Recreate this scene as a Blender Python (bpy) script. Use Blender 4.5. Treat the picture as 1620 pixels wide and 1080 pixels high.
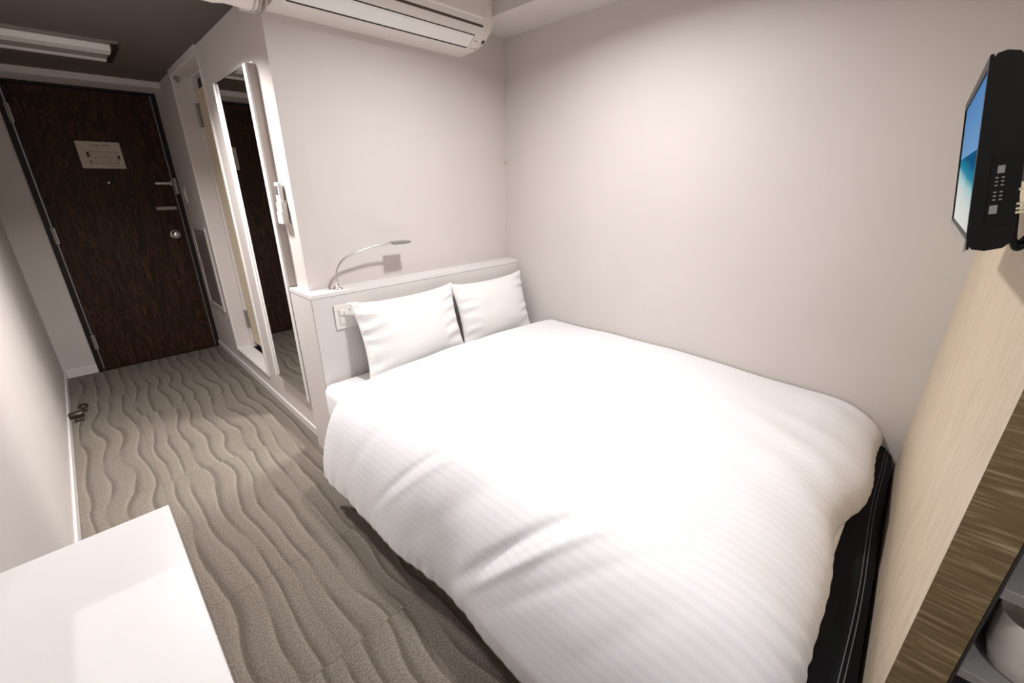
import bpy, bmesh, math, random
from mathutils import Vector, Matrix, noise

for o in list(bpy.data.objects):
    bpy.data.objects.remove(o)
S = bpy.context.scene
COL = S.collection
R = math.radians
rnd = random.Random(7)

# ------------------------------------------------------------------ camera
cd = bpy.data.cameras.new('camera')
cam = bpy.data.objects.new('camera', cd)
COL.objects.link(cam)
cd.sensor_width = 36.0
cd.lens = 675.06 / 1620 * 36.0
cd.shift_x = 19.1 / 1620
cd.shift_y = 10.8 / 1620
cd.clip_start = 0.02
_F = Vector((0.65187151, 0.66867484, -0.3576835))
_R = Vector((0.71291296, -0.70115797, -0.01151589))
_U = Vector((0.25849302, 0.24749032, 0.93377187))
M = Matrix((_R, _U, -_F)).transposed().to_4x4()
M.translation = Vector((0.31744, 0.0, 1.44480))
cam.matrix_world = M
S.camera = cam

# ------------------------------------------------------------------ world, exposure, lights
S.view_settings.view_transform = 'Standard'
S.view_settings.look = 'None'
S.view_settings.gamma = 1.0
S.view_settings.use_curve_mapping = False
S.view_settings.exposure = 0.0
S.cycles.use_denoising = True
S.cycles.max_bounces = 10
S.cycles.diffuse_bounces = 6
S.cycles.glossy_bounces = 6
S.cycles.caustics_reflective = True
S.cycles.sample_clamp_indirect = 0.0
S.cycles.blur_glossy = 0.0
S.cycles.use_adaptive_sampling = False
S.cycles.use_guiding = True
S.cycles.use_surface_guiding = True
w = bpy.data.worlds.new('world')
S.world = w
w.use_nodes = True
w.node_tree.nodes['Background'].inputs[0].default_value = (0.9, 0.93, 1.0, 1)
w.node_tree.nodes['Background'].inputs[1].default_value = 0.05


def area(name, loc, size, power, color, shape='DISK', rot=(0, 0, 0), size_y=None, spread=180):
    ld = bpy.data.lights.new(name, 'AREA')
    ld.shape = shape
    ld.size = size
    if size_y:
        ld.size_y = size_y
    ld.energy = power
    ld.color = color
    ld.spread = R(spread)
    o = bpy.data.objects.new(name, ld)
    o.location = loc
    o.rotation_euler = rot
    COL.objects.link(o)
    return o


LA = (1.60, 1.13, 2.368)      # downlight over the bed
LB = (0.605, 2.54, 2.172)     # downlight in the corridor ceiling
LC = (0.48, -0.35, 2.368)     # unseen fill lamp, added over the desk to brighten the duvet's hanging side
area('bed_downlight_beam', LA, 0.16, 27, (1.0, 0.99, 0.985), spread=153)
area('corridor_downlight_beam', LB, 0.20, 31, (1.0, 0.98, 0.965), spread=138)
area('desk_fill_beam', LC, 0.12, 6.5, (1.0, 0.985, 0.975), spread=150)
# soft fill light added inside the unseen window behind the camera
area('window_fill_light', (0.75, -1.50, 1.45), 1.2, 3, (0.98, 0.985, 1.0), 'RECTANGLE', (R(90), 0, 0), 1.1)

# ------------------------------------------------------------------ materials


def mat(name, color, rough=0.5, metallic=0.0, spec=0.5, emit=None, estr=0):
    m = bpy.data.materials.new(name)
    m.use_nodes = True
    b = m.node_tree.nodes['Principled BSDF']
    b.inputs['Base Color'].default_value = (*color, 1)
    b.inputs['Roughness'].default_value = rough
    b.inputs['Metallic'].default_value = metallic
    b.inputs['Specular IOR Level'].default_value = spec
    if emit:
        b.inputs['Emission Color'].default_value = (*emit, 1)
        b.inputs['Emission Strength'].default_value = estr
    return m


class NT:
    def __init__(s, m):
        s.t = m.node_tree
        s.b = s.t.nodes['Principled BSDF']

    def n(s, typ, **kw):
        x = s.t.nodes.new(typ)
        for k, v in kw.items():
            if k.startswith('i_'):
                key = k[2:]
                key = int(key) if key.isdigit() else key.replace('_', ' ')
                x.inputs[key].default_value = v
            else:
                setattr(x, k, v)
        return x

    def l(s, a, b):
        s.t.links.new(a, b)

    def math(s, op, a, b=None, clamp=False):
        x = s.t.nodes.new('ShaderNodeMath')
        x.operation = op
        x.use_clamp = clamp
        for i, v in enumerate((a, b)):
            if v is None:
                continue
            if isinstance(v, (int, float)):
                x.inputs[i].default_value = v
            else:
                s.l(v, x.inputs[i])
        return x.outputs[0]

    def ramp(s, fac, stops):
        x = s.t.nodes.new('ShaderNodeValToRGB')
        e = x.color_ramp.elements
        while len(e) < len(stops):
            e.new(0.5)
        for i, (p, c) in enumerate(stops):
            e[i].position = p
            e[i].color = (*c, 1) if len(c) == 3 else c
        s.l(fac, x.inputs[0])
        return x.outputs[0]

    def bump(s, h, strength, dist):
        x = s.t.nodes.new('ShaderNodeBump')
        x.inputs['Strength'].default_value = strength
        x.inputs['Distance'].default_value = dist
        s.l(h, x.inputs['Height'])
        s.l(x.outputs[0], s.b.inputs['Normal'])


def objcoord(t, scale=(1, 1, 1)):
    tc = t.n('ShaderNodeTexCoord')
    mp = t.n('ShaderNodeMapping')
    mp.inputs['Scale'].default_value = scale
    t.l(tc.outputs['Object'], mp.inputs[0])
    return mp.outputs[0]


def wallpaper(name, c):
    m = mat(name, c, 0.62, spec=0.35)
    t = NT(m)
    v = objcoord(t, (120, 120, 40))
    nz = t.n('ShaderNodeTexNoise', i_Scale=1.0, i_Detail=3.0)
    t.l(v, nz.inputs['Vector'])
    t.bump(nz.outputs[0], 0.10, 0.002)
    v2 = objcoord(t, (3, 3, 3))
    n2 = t.n('ShaderNodeTexNoise', i_Scale=1.0, i_Detail=1.0)
    t.l(v2, n2.inputs['Vector'])
    t.l(t.ramp(n2.outputs[0], [(0.3, tuple(x * 0.97 for x in c)), (0.7, c)]), t.b.inputs['Base Color'])
    return m


W_WALL = wallpaper('white_wallpaper', (0.60, 0.555, 0.532))
W_CEIL = wallpaper('white_ceiling_paper', (0.60, 0.56, 0.53))
W_TRIM = mat('white_trim_paint', (0.68, 0.645, 0.63), 0.45)
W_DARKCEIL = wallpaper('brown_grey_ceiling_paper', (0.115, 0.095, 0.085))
M_WHITE = mat('white_laminate', (0.70, 0.675, 0.67), 0.35)
M_WHITEPL = mat('white_plastic', (0.72, 0.675, 0.63), 0.38)
M_PLATE = mat('ivory_plate', (0.74, 0.71, 0.68), 0.35)
M_BLACK = mat('black_plastic', (0.0045, 0.0045, 0.005), 0.42, spec=0.25)
M_DARK = mat('dark_gap', (0.012, 0.010, 0.009), 0.7)
M_CHROME = mat('brushed_steel', (0.62, 0.60, 0.58), 0.25, 1.0)
M_GREYM = mat('grey_metal', (0.36, 0.33, 0.31), 0.4, 0.6)
M_FRAME = mat('dark_door_frame', (0.012, 0.009, 0.008), 0.5, spec=0.3)
M_MIRROR = mat('mirror_glass', (0.93, 0.94, 0.93), 0.0, 1.0)
M_BEIGE = mat('beige_door_paint', (0.68, 0.58, 0.43), 0.5)
M_GREYSH = mat('grey_shelf_board', (0.26, 0.25, 0.24), 0.5)
M_DKSH = mat('dark_shelf_lining', (0.035, 0.034, 0.032), 0.7)
M_MUG = mat('white_china', (0.74, 0.70, 0.65), 0.18)
M_PRINT = mat('dark_print', (0.16, 0.14, 0.12), 0.7)
M_MAROON = mat('maroon_print', (0.07, 0.03, 0.02), 0.7)
M_PAPER = mat('cream_card', (0.52, 0.45, 0.37), 0.6)
M_BROWNRUB = mat('brown_rubber', (0.028, 0.014, 0.010), 0.35)
M_GLOW = mat('lamp_lens', (1, 1, 1), 0.3, emit=(1.0, 0.95, 0.88), estr=12)
M_YEL = mat('yellow_plastic', (0.80, 0.66, 0.40), 0.4)
M_TANCABLE = mat('tan_cable', (0.30, 0.22, 0.12), 0.5)
M_LCD = mat('grey_lcd', (0.12, 0.12, 0.12), 0.2)


def m_black_fabric():
    m = mat('black_fabric', (0.007, 0.007, 0.010), 0.85, spec=0.2)
    t = NT(m)
    v = objcoord(t, (500, 500, 500))
    nz = t.n('ShaderNodeTexNoise', i_Scale=1.0, i_Detail=2.0)
    t.l(v, nz.inputs['Vector'])
    t.bump(nz.outputs[0], 0.3, 0.001)
    return m


M_BFAB = m_black_fabric()
M_STITCH = mat('grey_thread', (0.10, 0.10, 0.11), 0.8)


def m_cotton(name, c, stripes):
    m = mat(name, c, 0.75, spec=0.2)
    t = NT(m)
    t.b.inputs['Sheen Weight'].default_value = 0.15
    v = objcoord(t, (300, 300, 300))
    nz = t.n('ShaderNodeTexNoise', i_Scale=1.0, i_Detail=2.0)
    t.l(v, nz.inputs['Vector'])
    if stripes:
        uv = t.n('ShaderNodeUVMap')
        sx = t.n('ShaderNodeSeparateXYZ')
        t.l(uv.outputs[0], sx.inputs[0])
        # satin stripes 1 cm wide running along the bed
        s = t.math('SINE', t.math('MULTIPLY', sx.outputs[0], 2 * math.pi / 0.028))
        k = t.math('ADD', t.math('MULTIPLY', s, 2.5), 0.5, clamp=True)
        d = tuple(x * 0.962 for x in c)
        t.l(t.ramp(k, [(0.0, d), (1.0, c)]), t.b.inputs['Base Color'])
        t.l(t.math('ADD', t.math('MULTIPLY', k, -0.25), 0.8), t.b.inputs['Roughness'])
        t.bump(t.math('ADD', t.math('MULTIPLY', k, 0.6), t.math('MULTIPLY', nz.outputs[0], 0.3)), 0.10, 0.0010)
    else:
        t.bump(nz.outputs[0], 0.08, 0.0008)
    return m


M_DUVET = m_cotton('striped_white_cotton', (0.76, 0.755, 0.775), True)
M_PILLOW = m_cotton('white_cotton', (0.755, 0.742, 0.735), False)
M_SHEET = m_cotton('white_sheet', (0.86, 0.86, 0.86), False)


def m_carpet():
    m = mat('wavy_pile_carpet', (0.3, 0.25, 0.2), 0.95, spec=0.1)
    t = NT(m)
    g = t.n('ShaderNodeNewGeometry')
    sp = t.n('ShaderNodeSeparateXYZ')
    t.l(g.outputs['Position'], sp.inputs[0])
    X, Y = sp.outputs[0], sp.outputs[1]
    # half-metre tiles, each laid with its own offset of the pattern
    tx = t.math('FLOOR', t.math('DIVIDE', t.math('ADD', X, 0.17), 0.5))
    ty = t.math('FLOOR', t.math('DIVIDE', t.math('ADD', Y, -0.06), 0.5))
    cb = t.n('ShaderNodeCombineXYZ')
    t.l(tx, cb.inputs[0])
    t.l(ty, cb.inputs[1])
    wn = t.n('ShaderNodeTexWhiteNoise', noise_dimensions='3D')
    t.l(cb.outputs[0], wn.inputs['Vector'])
    off = t.math('MULTIPLY', wn.outputs['Value'], 0.022)
    # warp
    c2 = t.n('ShaderNodeCombineXYZ')
    t.l(t.math('MULTIPLY', t.math('ADD', X, off), 5.0), c2.inputs[0])
    t.l(t.math('MULTIPLY', Y, 2.3), c2.inputs[1])
    nz = t.n('ShaderNodeTexNoise', i_Scale=1.0, i_Detail=0.6, i_Roughness=0.5)
    t.l(c2.outputs[0], nz.inputs['Vector'])
    warp = t.math('MULTIPLY', t.math('SUBTRACT', nz.outputs[0], 0.5), 0.115)
    c3 = t.n('ShaderNodeCombineXYZ')
    t.l(t.math('MULTIPLY', X, 1.3), c3.inputs[0])
    t.l(t.math('MULTIPLY', Y, 2.6), c3.inputs[1])
    n3 = t.n('ShaderNodeTexNoise', i_Scale=1.0, i_Detail=0.0)
    t.l(c3.outputs[0], n3.inputs['Vector'])
    warp2 = t.math('MULTIPLY', t.math('SUBTRACT', n3.outputs[0], 0.5), 0.075)
    ph = t.math('MULTIPLY', t.math('ADD', t.math('ADD', t.math('ADD', X, off), warp), warp2), 13.2)
    fr = t.math('FRACT', ph)
    pat = t.ramp(fr, [(0.0, (0.05,) * 3), (0.10, (0.0,) * 3), (0.24, (0.38,) * 3), (0.40, (0.56,) * 3), (0.70, (0.60,) * 3),
                      (0.88, (0.80,) * 3), (0.95, (0.85,) * 3), (1.0, (0.05,) * 3)])
    c4 = t.n('ShaderNodeCombineXYZ')
    t.l(t.math('MULTIPLY', t.math('ADD', X, warp), 9.0), c4.inputs[0])
    t.l(t.math('MULTIPLY', Y, 2.6), c4.inputs[1])
    n4 = t.n('ShaderNodeTexNoise', i_Scale=1.0, i_Detail=1.0)
    t.l(c4.outputs[0], n4.inputs['Vector'])
    fade = t.ramp(n4.outputs[0], [(0.36, (0.2,) * 3), (0.52, (1.0,) * 3)])
    pat = t.math('ADD', t.math('MULTIPLY', t.math('SUBTRACT', pat, 0.55), fade), 0.55)
    # ribbed pile
    rib = t.math('SINE', t.math('MULTIPLY', Y, 2 * math.pi / 0.0045))
    v = objcoord(t, (210, 160, 100))
    pz = t.n('ShaderNodeTexNoise', i_Scale=1.0, i_Detail=3.0, i_Roughness=0.7)
    t.l(v, pz.inputs['Vector'])
    grain = t.math('ADD', t.math('MULTIPLY', t.math('SUBTRACT', pz.outputs[0], 0.5), 1.7), t.math('MULTIPLY', rib, 0.16))
    # seams
    fx = t.math('FRACT', t.math('DIVIDE', t.math('ADD', X, 0.17), 0.5))
    fy = t.math('FRACT', t.math('DIVIDE', t.math('ADD', Y, -0.06), 0.5))
    sx = t.math('LESS_THAN', t.math('MINIMUM', fx, t.math('SUBTRACT', 1.0, fx)), 0.003)
    sy = t.math('LESS_THAN', t.math('MINIMUM', fy, t.math('SUBTRACT', 1.0, fy)), 0.004)
    seam = t.math('MULTIPLY', t.math('MAXIMUM', sx, sy), 0.14)
    val = t.math('SUBTRACT', t.math('ADD', t.math('MULTIPLY', pat, 0.46), grain), seam)
    col = t.ramp(val, [(0.0, (0.086, 0.071, 0.058)), (0.45, (0.222, 0.190, 0.160)), (1.0, (0.43, 0.376, 0.323))])
    t.l(col, t.b.inputs['Base Color'])
    t.bump(t.math('ADD', t.math('MULTIPLY', pat, 1.0), t.math('MULTIPLY', grain, 0.5)), 0.7, 0.0025)
    return m


def m_walnut():
    m = mat('dark_walnut_veneer', (0.03, 0.015, 0.01), 0.5, spec=0.2)
    t = NT(m)
    v = objcoord(t, (9, 9, 1.15))
    n1 = t.n('ShaderNodeTexNoise', i_Scale=1.0, i_Detail=4.0, i_Roughness=0.6, i_Distortion=1.4)
    t.l(v, n1.inputs['Vector'])
    rings = t.math('FRACT', t.math('MULTIPLY', n1.outputs[0], 9.0))
    v2 = objcoord(t, (160, 160, 6))
    n2 = t.n('ShaderNodeTexNoise', i_Scale=1.0, i_Detail=3.0)
    t.l(v2, n2.inputs['Vector'])
    f = t.math('ADD', t.math('MULTIPLY', rings, 0.55), t.math('MULTIPLY', n2.outputs[0], 0.5))
    t.l(t.ramp(f, [(0.15, (0.009, 0.0042, 0.003)), (0.55, (0.027, 0.0115, 0.007)), (0.95, (0.085, 0.035, 0.018))]),
        t.b.inputs['Base Color'])
    t.bump(n2.outputs[0], 0.15, 0.001)
    return m


def m_grain(name, stops, scale, bump):
    m = mat(name, stops[1][1], 0.55, spec=0.3)
    t = NT(m)
    v = objcoord(t, scale)
    n1 = t.n('ShaderNodeTexNoise', i_Scale=1.0, i_Detail=4.0, i_Roughness=0.65, i_Distortion=0.3)
    t.l(v, n1.inputs['Vector'])
    t.l(t.ramp(n1.outputs[0], stops), t.b.inputs['Base Color'])
    t.bump(n1.outputs[0], bump, 0.002)
    return m


M_CARPET = m_carpet()
M_WALNUT = m_walnut()
M_TAN = m_grain('tan_grained_sheet', [(0.25, (0.46, 0.37, 0.27)), (0.5, (0.56, 0.46, 0.345)), (0.75, (0.62, 0.52, 0.40))],
                (60, 60, 9.0), 0.6)
M_EDGESHADE = m_grain('shade_darkened_grained_edge', [(0.30, (0.15, 0.100, 0.045)), (0.52, (0.20, 0.145, 0.070)), (0.72, (0.42, 0.33, 0.20))],
                  (9, 9, 130.0), 0.5)  # panel end with cross grain; its shaded side is painted in as darker colour


def m_screen():
    m = mat('beach_picture_on_screen', (0.004, 0.004, 0.004), 0.4, spec=0.0)
    t = NT(m)
    uv = t.n('ShaderNodeUVMap')
    sp = t.n('ShaderNodeSeparateXYZ')
    t.l(uv.outputs[0], sp.inputs[0])
    nz = t.n('ShaderNodeTexNoise', i_Scale=5.0, i_Detail=3.0)
    t.l(uv.outputs[0], nz.inputs['Vector'])
    # v up the screen, the shore line slopes across
    d = t.math('ADD', sp.outputs[1], t.math('MULTIPLY', t.math('SUBTRACT', sp.outputs[0], 0.5), -0.20))
    d = t.math('ADD', d, t.math('MULTIPLY', t.math('SUBTRACT', nz.outputs[0], 0.5), 0.05))
    sea = t.ramp(d, [(0.0, (0.86, 0.86, 0.80)), (0.22, (0.74, 0.78, 0.74)), (0.33, (0.45, 0.68, 0.72)),
                     (0.40, (0.03, 0.30, 0.44)), (0.52, (0.005, 0.10, 0.24))])
    sky = t.ramp(sp.outputs[1], [(0.5, (0.20, 0.40, 0.68)), (1.0, (0.10, 0.27, 0.58))])
    mx = t.n('ShaderNodeMix', data_type='RGBA')
    t.l(t.math('GREATER_THAN', sp.outputs[1], 0.55), mx.inputs['Factor'])
    t.l(sea, mx.inputs[6])
    t.l(sky, mx.inputs[7])
    t.l(mx.outputs[2], t.b.inputs['Emission Color'])
    t.b.inputs['Emission Strength'].default_value = 0.8
    return m


M_SCREEN = m_screen()

# ------------------------------------------------------------------ mesh helpers
ORG = {}


def link(o):
    COL.objects.link(o)
    return o


def empty(name, loc, label=None, cat=None, group=None, kind=None):
    o = bpy.data.objects.new(name, None)
    o.empty_display_size = 0.05
    o.location = loc
    ORG[o.name] = Vector(loc)
    link(o)
    tag(o, label, cat, group, kind)
    return o


def tag(o, label=None, cat=None, group=None, kind=None):
    for k, v in (('label', label), ('category', cat), ('group', group), ('kind', kind)):
        if v:
            o[k] = v
    return o


def build(name, bm, m, parent=None, smooth=False, origin=None):
    """one mesh object; bm is in world coordinates"""
    if parent is not None:
        org = ORG[parent.name]
    elif origin is not None:
        org = Vector(origin)
    else:
        zs = [v.co for v in bm.verts]
        lo = Vector([min(v[i] for v in zs) for i in range(3)])
        hi = Vector([max(v[i] for v in zs) for i in range(3)])
        org = Vector(((lo.x + hi.x) / 2, (lo.y + hi.y) / 2, lo.z))
    bmesh.ops.translate(bm, vec=-org, verts=bm.verts[:])
    bmesh.ops.recalc_face_normals(bm, faces=bm.faces[:])
    me = bpy.data.meshes.new(name)
    bm.to_mesh(me)
    bm.free()
    for mm in (m if isinstance(m, (list, tuple)) else [m]):
        me.materials.append(mm)
    if smooth:
        for p in me.polygons:
            p.use_smooth = True
    o = bpy.data.objects.new(name, me)
    link(o)
    ORG[o.name] = org
    if parent is not None:
        o.parent = parent
    else:
        o.location = org
    return o


def B():
    return bmesh.new()


def box(bm, lo, hi, bev=0.0, seg=2):
    r = bmesh.ops.create_cube(bm, size=1.0)
    vs = r['verts']
    lo, hi = Vector(lo), Vector(hi)
    for v in vs:
        v.co = Vector([(lo[i] + hi[i]) / 2 + v.co[i] * (hi[i] - lo[i]) for i in range(3)])
    if bev:
        es = list({e for v in vs for e in v.link_edges})
        bmesh.ops.bevel(bm, geom=es, offset=bev, segments=seg, profile=0.5, affect='EDGES', clamp_overlap=True)
    return bm


def bx(lo, hi, bev=0.0, seg=2):
    return box(B(), lo, hi, bev, seg)


def frame_of(d):
    d = d.normalized()
    a = Vector((0, 0, 1)) if abs(d.z) < 0.9 else Vector((1, 0, 0))
    x = d.cross(a).normalized()
    return x, d.cross(x).normalized()


def tube(bm, pts, r, n=10, closed=False, caps=True):
    pts = [Vector(p) for p in pts]
    rings = []
    N = len(pts)
    px = None
    for i, p in enumerate(pts):
        if closed:
            d = pts[(i + 1) % N] - pts[i - 1]
        else:
            d = pts[min(i + 1, N - 1)] - pts[max(i - 1, 0)]
        x, y = frame_of(d)
        if px is not None:
            x = (px - d.normalized() * px.dot(d.normalized()))
            x = x.normalized() if x.length > 1e-6 else frame_of(d)[0]
            y = d.normalized().cross(x)
        px = x
        rr = r[i] if isinstance(r, (list, tuple)) else r
        rings.append([bm.verts.new(p + x * math.cos(2 * math.pi * k / n) * rr + y * math.sin(2 * math.pi * k / n) * rr)
                      for k in range(n)])
    for i in range(N if closed else N - 1):
        a, b = rings[i], rings[(i + 1) % N]
        for k in range(n):
            bm.faces.new((a[k], a[(k + 1) % n], b[(k + 1) % n], b[k]))
    if caps and not closed:
        bm.faces.new(rings[0][::-1])
        bm.faces.new(rings[-1])
    return bm


def spline(pts, n=6):
    pts = [Vector(p) for p in pts]
    out = []
    for i in range(len(pts) - 1):
        p0, p1, p2, p3 = pts[max(i - 1, 0)], pts[i], pts[i + 1], pts[min(i + 2, len(pts) - 1)]
        for k in range(n):
            t = k / n
            out.append(0.5 * ((2 * p1) + (p2 - p0) * t + (2 * p0 - 5 * p1 + 4 * p2 - p3) * t * t
                              + (3 * p1 - p0 - 3 * p2 + p3) * t ** 3))
    out.append(pts[-1])
    return out


def lathe(bm, c, axis, prof, n=32):
    """prof: (radius, along) from c along axis"""
    c, axis = Vector(c), Vector(axis).normalized()
    x, y = frame_of(axis)
    rings = []
    for r, h in prof:
        rings.append([bm.verts.new(c + axis * h + (x * math.cos(2 * math.pi * k / n) + y * math.sin(2 * math.pi * k / n)) * max(r, 1e-5))
                      for k in range(n)])
    for a, b in zip(rings, rings[1:]):
        for k in range(n):
            bm.faces.new((a[k], a[(k + 1) % n], b[(k + 1) % n], b[k]))
    if prof[0][0] > 1e-4:
        bm.faces.new(rings[0])
    if prof[-1][0] > 1e-4:
        bm.faces.new(rings[-1])
    return bm


def prism(bm, poly, ext, f):
    """poly of 2-D points, ext=(a,b); f(p,q,e)->Vector"""
    a = [bm.verts.new(f(p, q, ext[0])) for p, q in poly]
    b = [bm.verts.new(f(p, q, ext[1])) for p, q in poly]
    n = len(poly)
    bm.faces.new(a)
    bm.faces.new(b[::-1])
    for i in range(n):
        bm.faces.new((a[i], b[i], b[(i + 1) % n], a[(i + 1) % n]))
    return bm


def grid(bm, nu, nv, f, uvf=None):
    uvl = bm.loops.layers.uv.verify() if uvf else None
    vs = [[bm.verts.new(f(i / nu, j / nv)) for j in range(nv + 1)] for i in range(nu + 1)]
    for i in range(nu):
        for j in range(nv):
            fc = bm.faces.new((vs[i][j], vs[i + 1][j], vs[i + 1][j + 1], vs[i][j + 1]))
            if uvf:
                for lp, (a, b) in zip(fc.loops, ((i, j), (i + 1, j), (i + 1, j + 1), (i, j + 1))):
                    lp[uvl].uv = uvf(a / nu, b / nv)
    return vs


# ------------------------------------------------------------------ setting
XM, YA, XR, YD = 1.103, 2.169, 2.503, 4.761
ZC, ZM = 2.20, 2.42
YF0 = -1.55


def pan_y(x):
    return -0.084 - 0.0324 * (XR - x)


def struct(name, bm, m, **k):
    o = build(name, bm, m, **k)
    o['kind'] = 'structure'
    return o


struct('floor', bx((-0.1, YF0 - 0.1, -0.1), (XR + 0.1, YD + 0.1, 0)), M_CARPET, origin=(0, 0, 0))
struct('wall_left', bx((-0.1, YF0, 0), (0, YD + 0.1, 2.6)), W_WALL)
struct('wall_right', bx((XR, YF0, 0), (XR + 0.1, YA + 0.1, 2.6)), W_WALL)
struct('wall_head', bx((XM + 0.10, YA, 0), (XR, YA + 0.1, 2.6)), W_WALL)
# street side wall with its window opening
bm = B()
box(bm, (0, YF0 - 0.1, 0), (XR, YF0, 0.85))
box(bm, (0, YF0 - 0.1, 2.05), (XR, YF0, 2.6))
box(bm, (0, YF0 - 0.1, 0.85), (0.10, YF0, 2.05))
box(bm, (1.40, YF0 - 0.1, 0.85), (XR, YF0, 2.05))
struct('wall_front', bm, W_WALL)
# door wall: stub beside the door and the strip above it
bm = B()
box(bm, (0, YD, 0), (0.203, YD + 0.1, 2.3))
box(bm, (0.203, YD, 2.168), (XM, YD + 0.1, 2.3))
struct('wall_entrance', bm, W_WALL)
# corridor partition with the wet-room doorway
D0, D1, DS, DT = 3.240, 4.000, 0.168, 2.168
bm = B()
box(bm, (XM, YA, 0), (XM + 0.10, D0, 2.6))
box(bm, (XM, D1, 0), (XM + 0.10, YD + 0.1, 2.6))
box(bm, (XM, D0, 0), (XM + 0.10, D1, DS))
box(bm, (XM, D0, DT), (XM + 0.10, D1, 2.6))
struct('wall_partition', bm, W_WALL)
struct('ceiling', bx((-0.1, YF0 - 0.1, ZM), (XR + 0.1, YA, ZM + 0.1)), W_CEIL)
struct('ceiling_corridor', bx((0, YA + 0.06, ZC), (XM, YD, ZC + 0.1)), W_DARKCEIL)
struct('trim_1', bx((0, YA, ZC), (XM, YA + 0.06, ZM)), W_WALL)                     # drop between the two ceilings
struct('trim_2', bx((2.200, YF0, 2.269), (XR, YA, ZM)), W_CEIL)                    # boxed beam over the long wall
struct('trim_3', bx((0, 4.480, 2.160), (XM, YD, ZC)), W_TRIM)                      # beam over the entrance door
struct('trim_4', bx((XM - 0.014, D0 - 0.012, 2.166), (XM, D1 + 0.03, ZC)), W_TRIM)  # head strip over the wet-room doorway


def casing():
    bm = B()
    t, wd = 0.010, 0.016
    box(bm, (XM - t, D0 - wd, DS - wd), (XM, D0, DT))
    box(bm, (XM - t, D1, DS - wd), (XM, D1 + wd, DT))
    box(bm, (XM - t, D0, DS - wd), (XM, D1, DS))
    return bm


struct('trim_5', casing(), W_TRIM)


def base(lo, hi):
    return bx(lo, hi, 0.004, 1)


struct('baseboard_left', base((0, 1.30, 0), (0.010, YD, 0.060)), W_TRIM)
struct('baseboard_partition', base((XM - 0.010, 2.325, 0), (XM, YD, 0.060)), W_TRIM)
struct('baseboard_entrance', base((0.010, YD - 0.012, 0), (0.203, YD, 0.072)), W_TRIM)
# foot wall: thin grained partition between bed and shelves
bm = B()
XE = 1.197
pts = [(XR, pan_y(XR)), (XE, pan_y(XE)), (XE, pan_y(XE) - 0.064), (XR, pan_y(XR) - 0.064)]
prism(bm, pts, (0, ZM), lambda p, q, e: Vector((p, q, e)))
bm.faces.ensure_lookup_table()
bm.normal_update()
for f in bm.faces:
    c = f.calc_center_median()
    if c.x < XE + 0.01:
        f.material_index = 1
struct('wall_foot', bm, [M_TAN, M_EDGESHADE])
# window behind the camera
wn = empty('window_1', (0.75, YF0 - 0.05, 0.85), kind='structure')
bm = B()
for lo, hi in (((0.10, YF0 - 0.07, 0.85), (0.14, YF0 - 0.03, 2.05)), ((1.36, YF0 - 0.07, 0.85), (1.40, YF0 - 0.03, 2.05)),
               ((0.14, YF0 - 0.07, 0.85), (1.36, YF0 - 0.03, 0.89)), ((0.14, YF0 - 0.07, 2.01), (1.36, YF0 - 0.03, 2.05)),
               ((0.73, YF0 - 0.07, 0.89), (0.77, YF0 - 0.03, 2.01))):
    box(bm, lo, hi)
build('window_frame', bm, M_GREYM, wn)
m_gl = mat('frosted_window_pane', (0.8, 0.83, 0.85), 0.4)
build('window_pane', bx((0.14, YF0 - 0.055, 0.89), (1.36, YF0 - 0.045, 2.01)), m_gl, wn)

# ------------------------------------------------------------------ entrance door
d = empty('door_1', (0.65, YD, 0), kind='structure')
bm = B()
Y0, Y1 = YD - 0.012, YD + 0.06
box(bm, (0.203, Y0, 0), (0.236, Y1, 2.168))
box(bm, (1.070, Y0, 0), (XM, Y1, 2.168))
box(bm, (0.236, Y0, 2.145), (1.070, Y1, 2.168))
build('door_frame', bm, M_FRAME, d)
leaf = build('door_leaf', bx((0.246, YD + 0.004, 0.006), (1.061, YD + 0.05, 2.140), 0.002, 1), M_WALNUT, d)
bm = B()
box(bm, (0.2365, YD - 0.004, 0.01), (0.2415, YD + 0.02, 2.14))
box(bm, (1.0645, YD - 0.004, 0.01), (1.0695, YD + 0.02, 2.14))
build('edge_strip', bm, M_GREYM, d)
for z in (0.26, 1.12, 1.95):
    bm = B()
    tube(bm, [(0.236, YD - 0.018, z - 0.06), (0.236, YD - 0.018, z + 0.06)], 0.008, 10)
    box(bm, (0.238, YD - 0.011, z - 0.06), (0.254, YD + 0.004, z + 0.06))
    build('hinge', bm, M_GREYM, d)
kb = lathe(B(), (0.990, YD + 0.004, 1.070), (0, -1, 0),
           [(0.001, 0), (0.042, 0), (0.042, 0.006), (0.036, 0.010), (0.016, 0.014), (0.014, 0.034), (0.026, 0.042), (0.031, 0.054),
            (0.029, 0.066), (0.020, 0.071), (0.0, 0.072)])
build('door_knob', kb, M_CHROME, d, True)
bm = B()
box(bm, (0.945, YD - 0.022, 1.478), (1.060, YD - 0.010, 1.500), 0.004)
box(bm, (1.045, YD - 0.020, 1.470), (1.062, YD + 0.004, 1.508), 0.002)
box(bm, (0.945, YD - 0.014, 1.482), (0.957, YD + 0.004, 1.496))
g = build('door_guard', bm, M_CHROME, d)
bm = bx((1.072, YD - 0.030, 1.40), (1.094, YD - 0.012, 1.53), 0.003)
box(bm, (1.078, YD - 0.040, 1.42), (1.088, YD - 0.030, 1.50))
build('strike_plate', bm, M_GREYM, d)
bm = bx((0.905, YD - 0.008, 1.276), (1.050, YD + 0.004, 1.304), 0.003)
box(bm, (0.905, YD - 0.018, 1.280), (0.935, YD - 0.008, 1.300), 0.003)
build('slide_bolt', bm, M_GREYM, d)
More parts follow.
